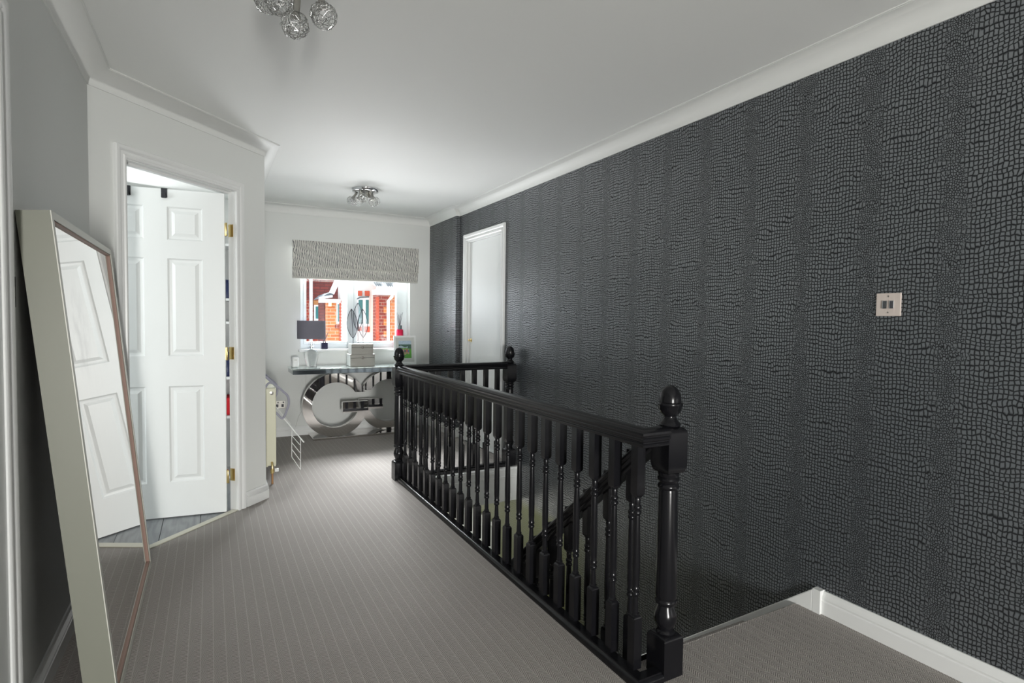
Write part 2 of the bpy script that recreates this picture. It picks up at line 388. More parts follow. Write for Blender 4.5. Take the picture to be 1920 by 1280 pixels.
struct('wall_downstairs', MB().box(-.7, -.6, 1.2, 7, -2.6, -.25).box(-.6, XR, 7, 7.1, -2.6, -.25).box(-.6, XR, .9, 1.0, -2.6, -.25).box(XR, XR+.12, YS, 7, -2.6, -.25), 'cream')
struct('ceiling.002', MB().box(-.6, XR, YB+.01, 7, -.27, -.252).box(-.6, 1.22, 1.0, YB, -.27, -.252).box(1.22, XR, 4.03, YB, -.27, -.252).box(1.22, XR, 1.0, 1.39, -.27, -.252), 'ceil')
# coving
arc = [(.088*(1-math.sin(a))+.002, CE-.004-.070*(1-math.cos(a))) for a in [PI/2*i/10 for i in range(11)]]
cprof = [(0, CE-.078), (.006, CE-.078), (.006, CE-.074)]+[(.006+.080*(1-math.cos(PI/2*i/10)), CE-.074+.068*math.sin(PI/2*i/10)) for i in range(1, 11)]+[(.086, CE-.004), (.092, CE-.004), (.092, CE), (0, CE)]
struct('trim_1', MB().sweep([(XL, -4.5), (XL, 3.179), (.317, 4.001), (.317, YB), (XR2, YB), (XR2, YS), (XR, YS), (XR, -4.5)], cprof), 'cove',
       'white concave coving around the landing ceiling', smooth=True, origin=(0, 0, CE))
# baseboards
bp = [(0, 0), (.018, 0), (.018, .055), (.0145, .058), (.0145, .062), (.017, .066), (.016, .074), (.010, .082), (.009, .088), (.006, .094), (0, .094)]
def bb(name, path, lab): return struct(name, MB().sweep(path, bp), 'trim', lab, smooth=True)
def w2(t, d=0): p = W(t, d); return (p.x, p.y)
bb('baseboard_left', [(XL, 1.98), (XL, 3.179), w2(.116)], 'white skirting at the foot of the left wall')
bb('baseboard_back', [w2(.957), (.317, 4.001), (.317, YB), (XR2, YB), (XR2, YS), (XR, YS), (XR, 5.132)], 'white skirting around the window end of the landing')
bb('baseboard_right', [(XR, 4.243), (XR, 4.05)], 'short white skirting beside the flat white door')
bb('baseboard_right.001', [(XR, 1.372), (XR, -4.5)], 'white moulded skirting under the dark paper, right foreground')
struct('trim_2', MB().box(XR-.030, XR, 1.372, 1.405, 0, .098), 'trim', 'white end block where skirting meets the stair string')
# fascia boards round the stairwell
struct('trim_3', MB().box(1.25, XR, 3.955, 3.99, -.27, .002).box(1.25, XR, 3.945, 3.955, -.035, -.012).box(1.25, XR, 3.948, 3.955, -.075, -.068), 'trim', 'white apron board under the far banister')
struct('trim_4', MB().box(1.23, 1.25, 1.47, 3.99, -.27, .002), 'trim', 'white apron board under the long banister')
# ------------------------------------------------------------------ doorway 1 (angled wall)
cas = [(0, 0), (0, .012), (.004, .016), (.012, .017), (.018, .012), (.030, .012), (.036, .017), (.046, .021), (.056, .021), (.060, .016), (.060, 0)]
OT0, OT1, OZ = .177, .888, 1.965
d1 = sthing('door_1', tuple(W(.54, 0, 0)), 'white panelled door standing open in the angled doorway')
mb = MB().sweep([(OT0, 0), (OT0, OZ), (OT1, OZ), (OT1, 0)], cas, o=A, e1=E, e2=Z_, e3=NH, side=-1)
obj('casing', mb, 'trim', d1, smooth=True)
mb = MB().obox(A, E, NH, Z_, .15, OT0+.004, -.1, .0, 0, OZ).obox(A, E, NH, Z_, OT1-.004, .915, -.045, .0, 0, OZ).obox(A, E, NH, Z_, .15, .915, -.1, .0, OZ-.004, 1.995)
mb.obox(A, E, NH, Z_, OT0+.004, OT0+.014, -.065, -.035, 0, OZ-.014).obox(A, E, NH, Z_, OT0+.004, OT1-.004, -.065, -.035, OZ-.016, OZ-.004)
obj('door_lining', mb, 'trim', d1)
obj('threshold_bar', MB().obox(A, E, NH, Z_, .175, .895, -.03, .012, 0, .006), 'threshold', d1, bevel=.003)
# the leaf
LP = V((.078, 3.795, 0)); LD = V((-.9907, .1358, 0)); LN = V((-.1358, -.9907, 0)); LW = .717
def panel_recess(mb, s0, s1, z0, z1, T=.0):
    "raised and fielded panel: ring of slopes in towards a raised field"
    rings = [(0, 0), (.008, -.009), (.016, -.010), (.022, -.010), (.040, -.002)]
    vs = []; fs = []
    for ins, dep in rings:
        for s_, z_ in ((s0+ins, z0+ins), (s1-ins, z0+ins), (s1-ins, z1-ins), (s0+ins, z1-ins)): vs.append(LP+LD*s_+Z_*z_+LN*dep)
    for r in range(len(rings)-1):
        for q in range(4): fs.append((r*4+q, r*4+(q+1) % 4, r*4+4+(q+1) % 4, r*4+4+q))
    fs.append(tuple(range(len(rings)*4-4, len(rings)*4)))
    vs += [LP+LD*s_+Z_*z_+LN*-.02 for s_, z_ in ((s0, z0), (s1, z0), (s1, z1), (s0, z1))]; n = len(vs)
    fs.append((n-4, n-3, n-2, n-1)); fs += [(q, (q+1) % 4, n-4+(q+1) % 4, n-4+q) for q in range(4)]
    mb.add(vs, fs)
PZ = [(.217, .789), (.966, 1.540), (1.647, 1.840)]; PS = [(.117, .300), (.417, .600)]
lf = MB(); TH = -.036
sc = [0, .117, .300, .417, .600, LW]; zc = [.008, .217, .789, .966, 1.540, 1.647, 1.840, 1.940]
for i in range(5):
    for j in range(7):
        if i in (1, 3) and j in (1, 3, 5): lf.obox(LP, LD, LN, Z_, sc[i], sc[i+1], TH, -.021, zc[j], zc[j+1]); continue
        lf.obox(LP, LD, LN, Z_, sc[i], sc[i+1], TH, 0, zc[j], zc[j+1])
leaf = obj('door_leaf', lf, 'door', d1)
bm = bmesh.new(); bm.from_mesh(leaf.data); bmesh.ops.remove_doubles(bm, verts=bm.verts, dist=1e-5)
seen = {}
for f in bm.faces:
    kx = tuple(round(c, 4) for c in f.calc_center_median()); seen.setdefault(kx, []).append(f)
bmesh.ops.delete(bm, geom=[f for g in seen.values() if len(g) > 1 for f in g], context='FACES_ONLY'); bm.to_mesh(leaf.data); bm.free()
for s0, s1 in PS:
    for z0, z1 in PZ:
        mb = MB(); panel_recess(mb, s0, s1, z0, z1); obj('panel', mb, 'door', leaf)
for hz in (.224, .978, 1.727):
    mb = MB().lathe([(.0055, -.04), (.0065, -.038), (.0065, .038), (.0055, .04)], (LP+LD*-.010+LN*.004+Z_*hz), 12)
    mb.obox(LP, LD, LN, Z_, -.009, -.0005, -.028, .002, hz-.038, hz+.038)
    mb.obox(A, E, NH, Z_, OT1-.006, OT1-.0035, -.044, -.010, hz-.038, hz+.038)
    obj('hinge', mb, 'brass', d1, smooth=True)
for s_, lab in ((.312, 'black over door hook nearer the hinges of the panelled door'), (.494, 'black over door hook half hidden by the door casing')):
    mb = MB().obox(LP, LD, LN, Z_, s_-.016, s_+.016, .0, .003, 1.890, 1.944).obox(LP, LD, LN, Z_, s_-.016, s_+.016, -.038, .003, 1.9405, 1.944)
    mb.obox(LP, LD, LN, Z_, s_-.012, s_+.012, .003, .020, 1.886, 1.892).obox(LP, LD, LN, Z_, s_-.012, s_+.012, .018, .022, 1.886, 1.915)
    tag(obj('door_hook', mb, 'darkplate', bevel=.002), lab, 'hook', 'hooks over the panelled door')
# something coloured on shelves seen through the hinge gap
sh = thing('shelf_unit', (.13, 4.75, 0), 'white shelf unit glimpsed through the hinge gap', 'shelf')
for z in (.0, .45, .74, 1.15, 1.32, 1.72): obj('shelf', MB().box(.02, .20, 4.6, 4.9, z, z+.018), 'white', sh)
obj('side_panel', MB().box(.0, .02, 4.6, 4.9, 0, 1.9), 'white', sh); obj('side_panel', MB().box(.20, .215, 4.6, 4.9, 0, 1.9), 'white', sh)
obj('back_panel', MB().box(.0, .215, 4.9, 4.91, 0, 1.9), 'white', sh)
tag(obj('towel', MB().box(.03, .19, 4.63, 4.85, .468, .60), 'redtint', bevel=.02), 'folded red towel on the shelf behind the hinge gap', 'towel')
tag(obj('bottle', MB().lathe([(.001, 0), (.028, .0), (.03, .01), (.03, .12), (.012, .15), (.012, .18), (.001, .18)], (.11, 4.68, .758), 16), 'bluetint', smooth=True), 'blue bottle on the shelf above the red towel', 'bottle')
tag(obj('bottle', MB().lathe([(.001, 0), (.028, .0), (.03, .01), (.03, .09), (.012, .12), (.012, .14), (.001, .14)], (.11, 4.68, 1.338), 16), 'bluetint', smooth=True), 'dark blue bottle on the high shelf behind the hinge gap', 'bottle')
# ------------------------------------------------------------------ door 2 (right wall, flat)
d2 = sthing('door_2', (XR, 4.69, 0), 'flat white door in the dark papered wall')
obj('casing', MB().sweep([(4.315, 0), (4.315, 1.978), (5.065, 1.978), (5.065, 0)], cas, o=V((XR, 0, 0)), e1=Y_, e2=Z_, e3=-X_, side=-1), 'trim', d2, smooth=True)
obj('door_lining', MB().box(XR+.0, XR+.12, 4.315, 4.335, 0, 1.978).box(XR, XR+.12, 5.045, 5.065, 0, 1.978).box(XR, XR+.12, 4.335, 5.045, 1.958, 1.978).box(XR, XR+.12, 4.335, 5.045, 0, .004), 'trim', d2)
lf2 = obj('door_leaf', MB().box(XR+.022, XR+.058, 4.338, 5.042, .006, 1.955), 'door', d2)
kb = at(886, 637, 5.0)
obj('door_knob', MB().lathe([(.001, 0), (.019, 0), (.019, .004), (.007, .006), (.006, .016), (.011, .02), (.011, .028), (.001, .03)], (XR+.022, 5.005, 1.0), 16, e1=Y_, e2=Z_, e3=-X_), 'brass', lf2, smooth=True)
# ------------------------------------------------------------------ door 3 (left wall, at the frame edge)
d3 = sthing('door_3', (XL, 1.5, 0), 'white door frame at the left edge of the picture')
obj('casing', MB().sweep([(1.14, 0), (1.14, 1.965), (1.905, 1.965), (1.905, 0)], cas, o=V((XL, 0, 0)), e1=Y_, e2=Z_, e3=X_, side=-1), 'trim', d3, smooth=True)
obj('door_leaf', MB().box(XL, XL+.008, 1.14, 1.905, .004, 1.965), 'door', d3)
# ------------------------------------------------------------------ door 4 (downstairs)
d4 = sthing('door_4', (XR, 4.8, -2.6), 'white door of the hall downstairs seen between the balusters')
obj('casing', MB().sweep([(4.45, -2.6), (4.45, -.675), (5.2, -.675), (5.2, -2.6)], cas, o=V((XR, 0, 0)), e1=Y_, e2=Z_, e3=-X_, side=-1), 'trim', d4, smooth=True)
obj('door_leaf', MB().box(XR-.006, XR, 4.45, 5.2, -2.595, -.675), 'door', d4)
# ------------------------------------------------------------------ window
w1 = sthing('window_1', (1.38, YB+.12, WZ0), 'white framed two light window in the end wall')
FY0, FY1 = YB+.105, YB+.165
obj('window_sill', MB().box(WX0-.02, WX1+.02, YB-.035, YB+.12, WZ0-.0125, WZ0+.012), 'trim', w1, bevel=.004)
obj('window_frame', MB().box(WX0, .847, FY0, FY1, .895, WZ1).box(1.873, WX1, FY0, FY1, .895, WZ1).box(.847, 1.873, FY0, FY1, .895, .925).box(.847, 1.873, FY0, FY1, 1.88, WZ1).box(1.320, 1.365, FY0, FY1, .925, 1.88).box(WX0, WX1, FY0, FY1, .878, .896), 'upvc', w1)
for x0, x1 in ((.847, 1.320), (1.365, 1.873)):
    s_ = obj('sash', MB().box(x0+.002, x0+.030, FY0-.012, FY1-.015, .927, 1.878).box(x1-.038 if x1 > 1.5 else x1-.027, x1-.002, FY0-.012, FY1-.015, .927, 1.878).box(x0+.030, x1-.030, FY0-.012, FY1-.015, .927, .952).box(x0+.030, x1-.030, FY0-.012, FY1-.015, 1.85, 1.878), 'upvc', w1)
    obj('pane', MB().box(x0+.028, x1-.028, FY1-.032, FY1-.028, .95, 1.852), 'pane', s_)
# roman blind
bl = thing('roman_blind', (1.374, YB-.02, 1.60), 'pale roman blind with fine dark streaks drawn half up over the window', 'blind')
def slab(z0, z1, y0, bulge, x0=.722, x1=2.026, th=.008):
    n = 8; pr = []
    for i in range(n+1): pr.append((y0-bulge*math.sin(PI*i/n), z0+(z1-z0)*i/n))
    pr2 = [(y+th, z) for y, z in reversed(pr)]; pts = pr+pr2; k = len(pts)
    vs = [(x0, y, z) for y, z in pts]+[(x1, y, z) for y, z in pts]
    return MB().add(vs, [tuple(range(k)), tuple(range(k, 2*k))]+[(i, (i+1) % k, k+(i+1) % k, k+i) for i in range(k)])
obj('blind_panel', slab(1.712, 1.976, 5.925, .008), 'blind', bl, smooth=True)
obj('blind_fold', slab(1.618, 1.735, 5.956, .010), 'blind', bl, smooth=True)
obj('blind_fold', slab(1.607, 1.720, 5.968, .010, .724, 2.024), 'blind', bl, smooth=True)
obj('blind_fold', slab(1.598, 1.66, 5.974, .008, .726, 2.022), 'blind', bl, smooth=True)
obj('hem', MB().box(.722, 2.026, 5.913, 5.926, 1.706, 1.716), 'blindhem', bl, bevel=.003); obj('hem', MB().box(.722, 2.026, 5.948, 5.958, 1.598, 1.616), 'blindhem', bl, bevel=.003)
obj('headrail', MB().box(.73, 2.018, 5.955, 6.018, 1.925, 1.972), 'white', bl)
# ------------------------------------------------------------------ stairs
st = thing('staircase', (1.75, 1.47, 0), 'carpeted stairs going down beside the dark papered wall', 'stairs')
for k in range(12):
    z = -.2*(k+1); y = 1.47+.244*k
    obj('step', MB().box(1.30, XR-.030, y, y+.272, z-.03, z).box(1.30, XR-.030, y+.0, y+.02, z, z+.168), 'carpet', st, bevel=.008)
obj('step', MB().box(1.405, XR-.030, 1.468, 1.482, -.17, .0005), 'carpet', st, bevel=.005)
def slant(x0, x1, y0, y1, top, sl, h):
    vs = []
    for x in (x0, x1):
        for y in (y0, y1): vs += [(x, y, top-sl*(y-y0)), (x, y, top-sl*(y-y0)-h)]
    return MB().add(vs, [(0, 1, 3, 2), (4, 6, 7, 5), (0, 4, 5, 1), (2, 3, 7, 6), (0, 2, 6, 4), (1, 5, 7, 3)])
o = obj('wall_string', slant(XR-.030, XR-.001, 1.405, 4.4, .095, .82, .33), 'trim', st, bevel=.004); o['label'] = 'white stair string along the papered wall'
o = obj('outer_string', slant(1.255, 1.29, 1.47, 4.4, -.02, .82, .30), 'trim', st); o['label'] = 'white outer stair string'
# ------------------------------------------------------------------ banister
NZ = [(.0425, 0), (.0425, .128), (.039, .136), (.030, .142), (.026, .144)]
def newel_mbs(x, y, base=0.):
    b = MB()
    b.square([(.0425, base), (.0425, .126), (.0405, .133), (.034, .140), (.024, .145)], (x, y, 0))
    b.lathe([(.03, .138), (.033, .146), (.030, .151), (.026, .154), (.031, .166), (.0375, .182), (.039, .196), (.036, .212), (.029, .228), (.027, .238),
             (.034, .243), (.038, .249), (.038, .255), (.034, .261), (.036, .268), (.0365, .275), (.0315, .628), (.030, .636), (.035, .641), (.0365, .647), (.034, .653), (.030, .657),
             (.033, .664), (.037, .669), (.037, .675), (.033, .680), (.036, .686), (.036, .694), (.03, .70)], (x, y, 0), 28)
    b.square([(.024, .690), (.036, .698), (.041, .712), (.0425, .728), (.0425, .828), (.0405, .838), (.034, .846), (.024, .850)], (x, y, 0))
    a = MB().lathe([(.02, .848), (.034, .851), (.037, .856), (.035, .861), (.030, .866), (.024, .873), (.0205, .879), (.0205, .884), (.0245, .889), (.033, .896), (.038, .908), (.0395, .918),
                    (.042, .921), (.0425, .926), (.041, .930), (.0365, .932), (.0365, .940), (.0345, .955), (.029, .970), (.020, .981), (.010, .9865), (.0005, .988)], (x, y, 0), 28)
    return b, a
def add_newel(parent, x, y, base=0., dz=0.):
    b, a = newel_mbs(x, y, base)
    if dz:
        for q in b.v+a.v: q.z += dz
    n_ = obj('newel_post', b, 'black', parent, origin=(x, y, base+dz), smooth=True); obj('acorn_finial', a, 'black', n_, smooth=True)
    return n_
def baluster_mb(z0=0., z1=.77):
    h = z1-z0; s_ = h/.77
    q = lambda z: z0+z*s_
    b = MB().square([(.0165, z0), (.0165, q(.172)), (.0145, q(.178)), (.010, q(.182))], (0, 0, 0))
    b.lathe([(.010, q(.178)), (.0135, q(.184)), (.0135, q(.188)), (.0105, q(.191)), (.0105, q(.205)), (.0092, q(.235)), (.0088, q(.246)), (.0125, q(.250)), (.0140, q(.255)), (.0125, q(.260)), (.0100, q(.2635)),
             (.0125, q(.267)), (.0140, q(.272)), (.0125, q(.277)), (.0115, q(.281)), (.0128, q(.30)), (.0134, q(.36)), (.0122, q(.45)), (.0104, q(.515)), (.0098, q(.522)), (.0130, q(.526)), (.0145, q(.531)), (.0130, q(.536)), (.0105, q(.540)),
             (.0130, q(.544)), (.0145, q(.549)), (.0130, q(.554)), (.0100, q(.558)), (.0115, q(.575)), (.0100, q(.581)), (.0135, q(.584)), (.010, q(.592))], (0, 0, 0), 14)
    b.square([(.010, q(.585)), (.0145, q(.590)), (.0165, q(.597)), (.0165, z1)], (0, 0, 0))
    return b
rail = [(-.026, .0), (.026, .0), (.0285, .006), (.0285, .010), (.0255, .013), (.0255, .017), (.030, .020), (.0325, .025), (.0325, .029), (.0295, .032), (.0305, .036), (.0335, .041), (.0325, .048), (.026, .054), (.012, .057), (0, .058), (-.012, .057), (-.026, .054), (-.0325, .048), (-.0335, .041), (-.0305, .036), (-.0295, .032), (-.0325, .029), (-.0325, .025), (-.030, .020), (-.0255, .017), (-.0255, .013), (-.0285, .010), (-.0285, .006)]
brl = [(-.030, 0), (.030, 0), (.030, .014), (.027, .021), (.018, .026), (.017, .030), (-.017, .030), (-.018, .026), (-.027, .021), (-.030, .014)]
bn = thing('banister', (1.3, 1.4, 0), 'long black painted banister around the stairwell with turned balusters', 'banister')
RX = 1.236
obj('handrail', MB().sweep([(RX, 4.0), (RX, 1.372), (1.322, 1.372)], [(a, b+.797) for a, b in rail]), 'black', bn, smooth=True)
obj('handrail', MB().sweep([(1.276, 4.035), (2.128, 4.035)], [(a, b+.803) for a, b in rail]), 'black', bn, smooth=True)
obj('base_rail', MB().sweep([(RX, 4.0), (RX, 1.372), (1.318, 1.372)], [(a, b+.001) for a, b in brl]), 'black', bn, smooth=True)
obj('base_rail', MB().sweep([(1.276, 4.035), (2.128, 4.035)], [(a, b+.003) for a, b in brl]), 'black', bn, smooth=True)
add_newel(bn, 1.362, 1.388); add_newel(bn, 1.234, 4.04); add_newel(bn, 2.168, 4.035)
b0 = obj('baluster', baluster_mb(), 'black', bn, origin=(0, 0, 0), smooth=True); b0.location = V((1.255, 1.42, .03))-WO[bn.name]
for i in range(1, 23): inst(b0, bn, (1.25, 1.42+.1143*i, .03))
for x in (1.335, 1.437, 1.54, 1.642, 1.745, 1.848, 1.950, 2.053): inst(b0, bn, (x, 4.035, .034))
# banister going down the stairs
sb = thing('stair_banister', (1.34, 1.45, -.1), 'sloping black banister descending the stairs from the near newel', 'banister')
SL = .84; SX = 1.345
ra = V((SX, 1.425, .765)); rd = V((0, 1, -SL)).normalized(); rn = V((0, SL, 1)).normalized()
ln = 2.95*math.hypot(1, SL)
vs = [ra+X_*a+rn*b+rd*l for l in (0, ln) for a, b in rail]; k = len(rail)
obj('handrail', MB().add(vs, [tuple(range(k)), tuple(range(k, 2*k))]+[(q, (q+1) % k, k+(q+1) % k, k+q) for q in range(k)]), 'black', sb, smooth=True)
obj('base_rail', slant(SX-.03, SX+.03, 1.47, 4.35, .02, SL, .045), 'black', sb)
b1 = obj('baluster', baluster_mb(0, .80), 'black', sb, origin=(0, 0, 0), smooth=True)
for i in range(21):
    y = 1.55+.132*i; z = .005-SL*(y-1.47)
    if i == 0: b1.location = V((SX, y, z))-WO[sb.name]
    else: inst(b1, sb, (SX, y, z))
add_newel(sb, 1.345, 4.42, -.2, -2.4)
# ------------------------------------------------------------------ framed mirror leaning on the left wall
ang = math.atan2(.142, 1.50); mu = V((-math.sin(ang), 0, math.cos(ang))); mn = V((math.cos(ang), 0, math.sin(ang)))
MO = V((-.262, 2.055, .001)); MW, MH = 1.10, 1.508; DT = .078
mr = thing('leaning_mirror', (-.3, 2.6, 0), 'large cream box framed mirror leaning against the left wall', 'mirror')
bw = .024
mf = [(0, 0, MW, bw), (0, MH-bw, MW, MH), (0, bw, bw, MH-bw), (MW-bw, bw, MW, MH-bw)]
fm = MB()
for a0, b0_, a1, b1_ in mf:
    z0_ = -DT
    fm.obox(MO, Y_, mu, mn, a0, a1, b0_, b1_, z0_, 0)
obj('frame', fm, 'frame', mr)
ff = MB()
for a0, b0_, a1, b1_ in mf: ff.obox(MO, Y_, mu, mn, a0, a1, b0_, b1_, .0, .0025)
o = obj('lit_front_cap', ff, 'framefront', mr); o['label'] = 'cream front edge of the frame in its lit tone'
rb = MB()
g = bw
for a0, b0_, a1, b1_ in [(g, g, MW-g, g+.006), (g, MH-g-.006, MW-g, MH-g), (g, g+.006, g+.006, MH-g-.006), (MW-g-.006, g+.006, MW-g, MH-g-.006)]:
    rb.obox(MO, Y_, mu, mn, a0, a1, b0_, b1_, -.009, -.002)
obj('rebate', rb, 'framewood', mr)
obj('mirror_glass', MB().obox(MO, Y_, mu, mn, bw, MW-bw, bw, MH-bw, -.016, -.009), 'mirror', mr)
obj('backing_board', MB().obox(MO, Y_, mu, mn, bw, MW-bw, bw, MH-bw, -.07, -.0365), 'darkplate', mr)
# ------------------------------------------------------------------ switches and socket
sw = thing('light_switch', (XR, 1.164, 1.231), 'square pinkish white switch plate with two chrome rockers on the dark paper', 'switch')
pl_ = obj('switch_plate', MB().box(XR-.007, XR, 1.120, 1.206, 1.232, 1.318), 'plate', sw, bevel=.002)
for y in (1.150, 1.174): obj('rocker', MB().box(XR-.011, XR-.007, y-.008, y+.008, 1.260, 1.290), 'chrome', sw, bevel=.0015)
for z in (1.246, 1.306): obj('screw', MB().lathe([(.001, 0), (.0028, 0), (.0028, .0012), (.001, .0014)], (XR-.007, 1.163, z), 10, e1=Y_, e2=Z_, e3=-X_), 'satin', sw)
sw2 = thing('light_switch', (XL, 1.987, 1.22), 'black nickel double switch on the left wall by the door frame', 'switch')
obj('switch_plate', MB().box(XL, XL+.007, 1.945, 2.031, 1.220, 1.306), 'darkplate', sw2, bevel=.002)
for y in (1.976, 1.999): obj('rocker', MB().box(XL+.007, XL+.011, y-.008, y+.008, 1.249, 1.277), 'satin', sw2, bevel=.0015)
so = thing('wall_socket', (.62, YB, .285), 'grey double wall socket behind the clothes airer', 'socket')
obj('socket_plate', MB().box(.555, .66, YB-.008, YB, .286, .366), 'satin', so, bevel=.002)
for x in (.583, .633): obj('socket_outlet', MB().box(x-.011, x+.011, YB-.0095, YB-.008, .30, .33), 'darkplate', so)
for x in (.590, .640): obj('rocker', MB().box(x-.006, x+.006, YB-.012, YB-.008, .340, .355), 'darkplate', so)
# ------------------------------------------------------------------ ceiling lights
def wire_ball(c, r, n):
    mb = MB(); c = V(c)
    for i in range(n):
        ax = V((random.gauss(0, 1), random.gauss(0, 1), random.gauss(0, 1))).normalized(); u_ = ax.orthogonal().normalized(); v_ = ax.cross(u_)
        off = random.uniform(-.75, .75)*r; rr = math.sqrt(r*r-off*off); pts = []
        for q in range(18):
            a = 2*PI*q/18; jr = random.uniform(-.07, .07)*r; jo = random.uniform(-.10, .10)*r
            pts.append(c+(u_*math.cos(a)+v_*math.sin(a))*(rr+jr)+ax*(off+jo))
        mb.tube(pts, .00075, 4, closed=True)
    return mb
def fixture(c, globes, r, label, n):
    c = V(c); f = thing('ceiling_light', c, label, 'light', 'chrome ceiling lights with wire globes')
    obj('ceiling_plate', MB().lathe([(.001, 0), (.118, 0), (.118, -.006), (.110, -.022), (.104, -.024), (.001, -.024)], c, 40), 'chrome', f, smooth=True)
    obj('centre_block', MB().square([(.030, -.075), (.034, -.070), (.034, -.024)], c, .5), 'satin', f)
    for gpos in globes:
        gp = V(gpos); base = V((c.x+(gp.x-c.x)*.62, c.y+(gp.y-c.y)*.62, CE-.024))
        d = (gp-base).normalized(); u_ = d.orthogonal().normalized(); v_ = d.cross(u_); L = (gp-base).length
        obj('lamp_holder', MB().lathe([(.001, 0), (.011, 0), (.012, .012), (.009, .02), (.011, .03), (.011, L-r*.72), (.016, L-r*.70), (.017, L-r*.5), (.001, L-r*.5)], base, 16, e1=u_, e2=v_, e3=d), 'satin', f, smooth=True)
        ws = obj('wire_shade', wire_ball(gp, r, n), 'wirechrome', f); ws['kind'] = 'stuff'
        obj('bulb', MB().ball(gp, r*.42, 12, 8), 'bulb', f, smooth=True)
def ray_t(px, py, t): return EYE+(FW+RT*((px-960)/F_PX)-UP*((py-640)/F_PX))*t
def ray_z(px, py, z):
    d = FW+RT*((px-960)/F_PX)-UP*((py-640)/F_PX); return EYE+d*((z-EYE.z)/d.z)
fixture((.285, 1.93, CE), [ray_t(523, 3, 1.75), ray_t(553, 47, 1.74), ray_t(607, 30, 1.78), (.17, 2.02, 2.235)], .040, 'chrome ceiling light with wire globes at the top edge of the picture', 24)
fixture((1.195, 4.92, CE), [ray_z(671, 378, 2.212), ray_z(681, 371, 2.225), ray_z(700, 379, 2.212), (1.10, 5.03, 2.24), (1.30, 4.98, 2.245)], .038, 'small chrome ceiling light with wire globes near the window', 20)
# ------------------------------------------------------------------ console table
TX0, TX1, TY0, TY1 = .678, 2.085, 5.62, 5.985
ct = thing('console_table', (1.39, 5.82, 0), 'mirrored console table with interlocked chrome ring letters for legs', 'table')
obj('tabletop', MB().box(TX0, TX1, TY0, TY1, .700, .714), 'tableglass', ct, bevel=.003)
obj('tabletop_edge', MB().box(TX0+.006, TX1-.006, TY0+.004, TY1, .658, .6995), 'edgeglass', ct, bevel=.003)
bs = obj('plinth', MB().box(.872, 1.97, 5.66, 5.985, 0.0005, .022), 'steel', ct, bevel=.004)
def letter(cx, cz, flip, y0, y1, R1=.316, R0=.226):
    a0, a1 = math.radians(22), math.radians(357); n = 56; out = []; inn = []
    for i in range(n+1):
        a = a0+(a1-a0)*i/n; out.append((R1*math.cos(a), R1*math.sin(a)))
        # terminal at the top is cut level, pointed outwards
        inn.append((R0*math.cos(a), R0*math.sin(a)))
    out[0] = (R1*math.cos(a0), R1*math.sin(a0)); inn0 = (math.sqrt(R0**2-(R1*math.sin(a0))**2), R1*math.sin(a0)); inn[0] = inn0
    # keep ring points beyond the cut only
    pts = [(p, q) for p, q in zip(out, inn)]
    fs2 = []
    for i, (p, q) in enumerate(pts):
        aq = math.atan2(q[1], q[0])
        if 0 < i < n*.25 and aq < math.atan2(inn0[1], inn0[0]): q = inn0
        fs2.append((p, q))
    s_ = -1 if flip else 1; mb = MB(); vs = []
    for p, q in fs2:
        for y in (y0, y1): vs += [(cx+s_*p[0], y, cz+p[1]), (cx+s_*q[0], y, cz+q[1])]
    fs = []
    for i in range(n):
        a = i*4; b = a+4; fs += [(a, a+1, b+1, b), (a+2, b+2, b+3, a+3), (a, b, b+2, a+2), (a+1, a+3, b+3, b+1)]
    fs += [(0, 2, 3, 1), (n*4, n*4+1, n*4+3, n*4+2)]
    mb.add(vs, fs)
    xa, xb = .068, R1+.006
    mb.box(*sorted((cx+s_*xa, cx+s_*xb)), y0-.001, y1+.001, cz-.082+.0, cz+.024)
    # widened lower right where the bar runs into the bowl
    return mb
o = obj('ring_leg', letter(1.090, .338, False, 5.675, 5.735), 'steel', ct, smooth=True); o['label'] = 'front chrome letter leg'
o = obj('ring_leg', letter(1.665, .338, True, 5.80, 5.86), 'steel', ct, smooth=True); o['label'] = 'mirrored rear chrome letter leg'
# ------------------------------------------------------------------ things on the console
TZ = .7145
lp = thing('table_lamp', (.880, 5.80, TZ), 'table lamp with clear glass base and charcoal drum shade', 'lamp')
obj('lamp_base', MB().lathe([(.001, 0), (.050, 0), (.050, .006), (.046, .012), (.054, .05), (.064, .10), (.066, .125), (.060, .150), (.040, .168), (.020, .176), (.014, .180), (.001, .180)], (.880, 5.80, TZ), 32), 'glass', lp, smooth=True)
obj('neck', MB().lathe([(.001, .178), (.012, .178), (.012, .196), (.022, .200), (.022, .204), (.010, .208), (.010, .222), (.030, .228), (.030, .231), (.008, .234), (.008, .30), (.001, .30)], (.880, 5.80, TZ), 20), 'chrome', lp, smooth=True)
obj('lamp_shade', MB().sweep([(.880+.131*math.cos(2*PI*i/40), 5.80+.131*math.sin(2*PI*i/40)) for i in range(40)], [(0, .995), (.0025, .995), (.0025, 1.174), (0, 1.174)], closed=True), 'shade', lp, smooth=True)
obj('shade_ring', MB().tube([(.880+.128*c_, 5.80+.128*s_, 1.165) for c_, s_ in [(math.cos(2*PI*i/24), math.sin(2*PI*i/24)) for i in range(24)]], .002, 6, closed=True).tube([(.752, 5.80, 1.165), (1.008, 5.80, 1.165)], .002, 6).tube([(.880, 5.80, 1.0), (.880, 5.80, 1.165)], .004, 6), 'chrome', lp)
af = thing('air_freshener', (.728, 5.80, TZ), 'small rounded white plastic unit at the left end of the console', 'air freshener')
obj('body', MB().box(.696, .760, 5.77, 5.83, TZ, .817), 'white', af, bevel=.016, seg=4)
obj('vent', MB().box(.716, .740, 5.768, 5.771, .785, .795), 'boxside', af)
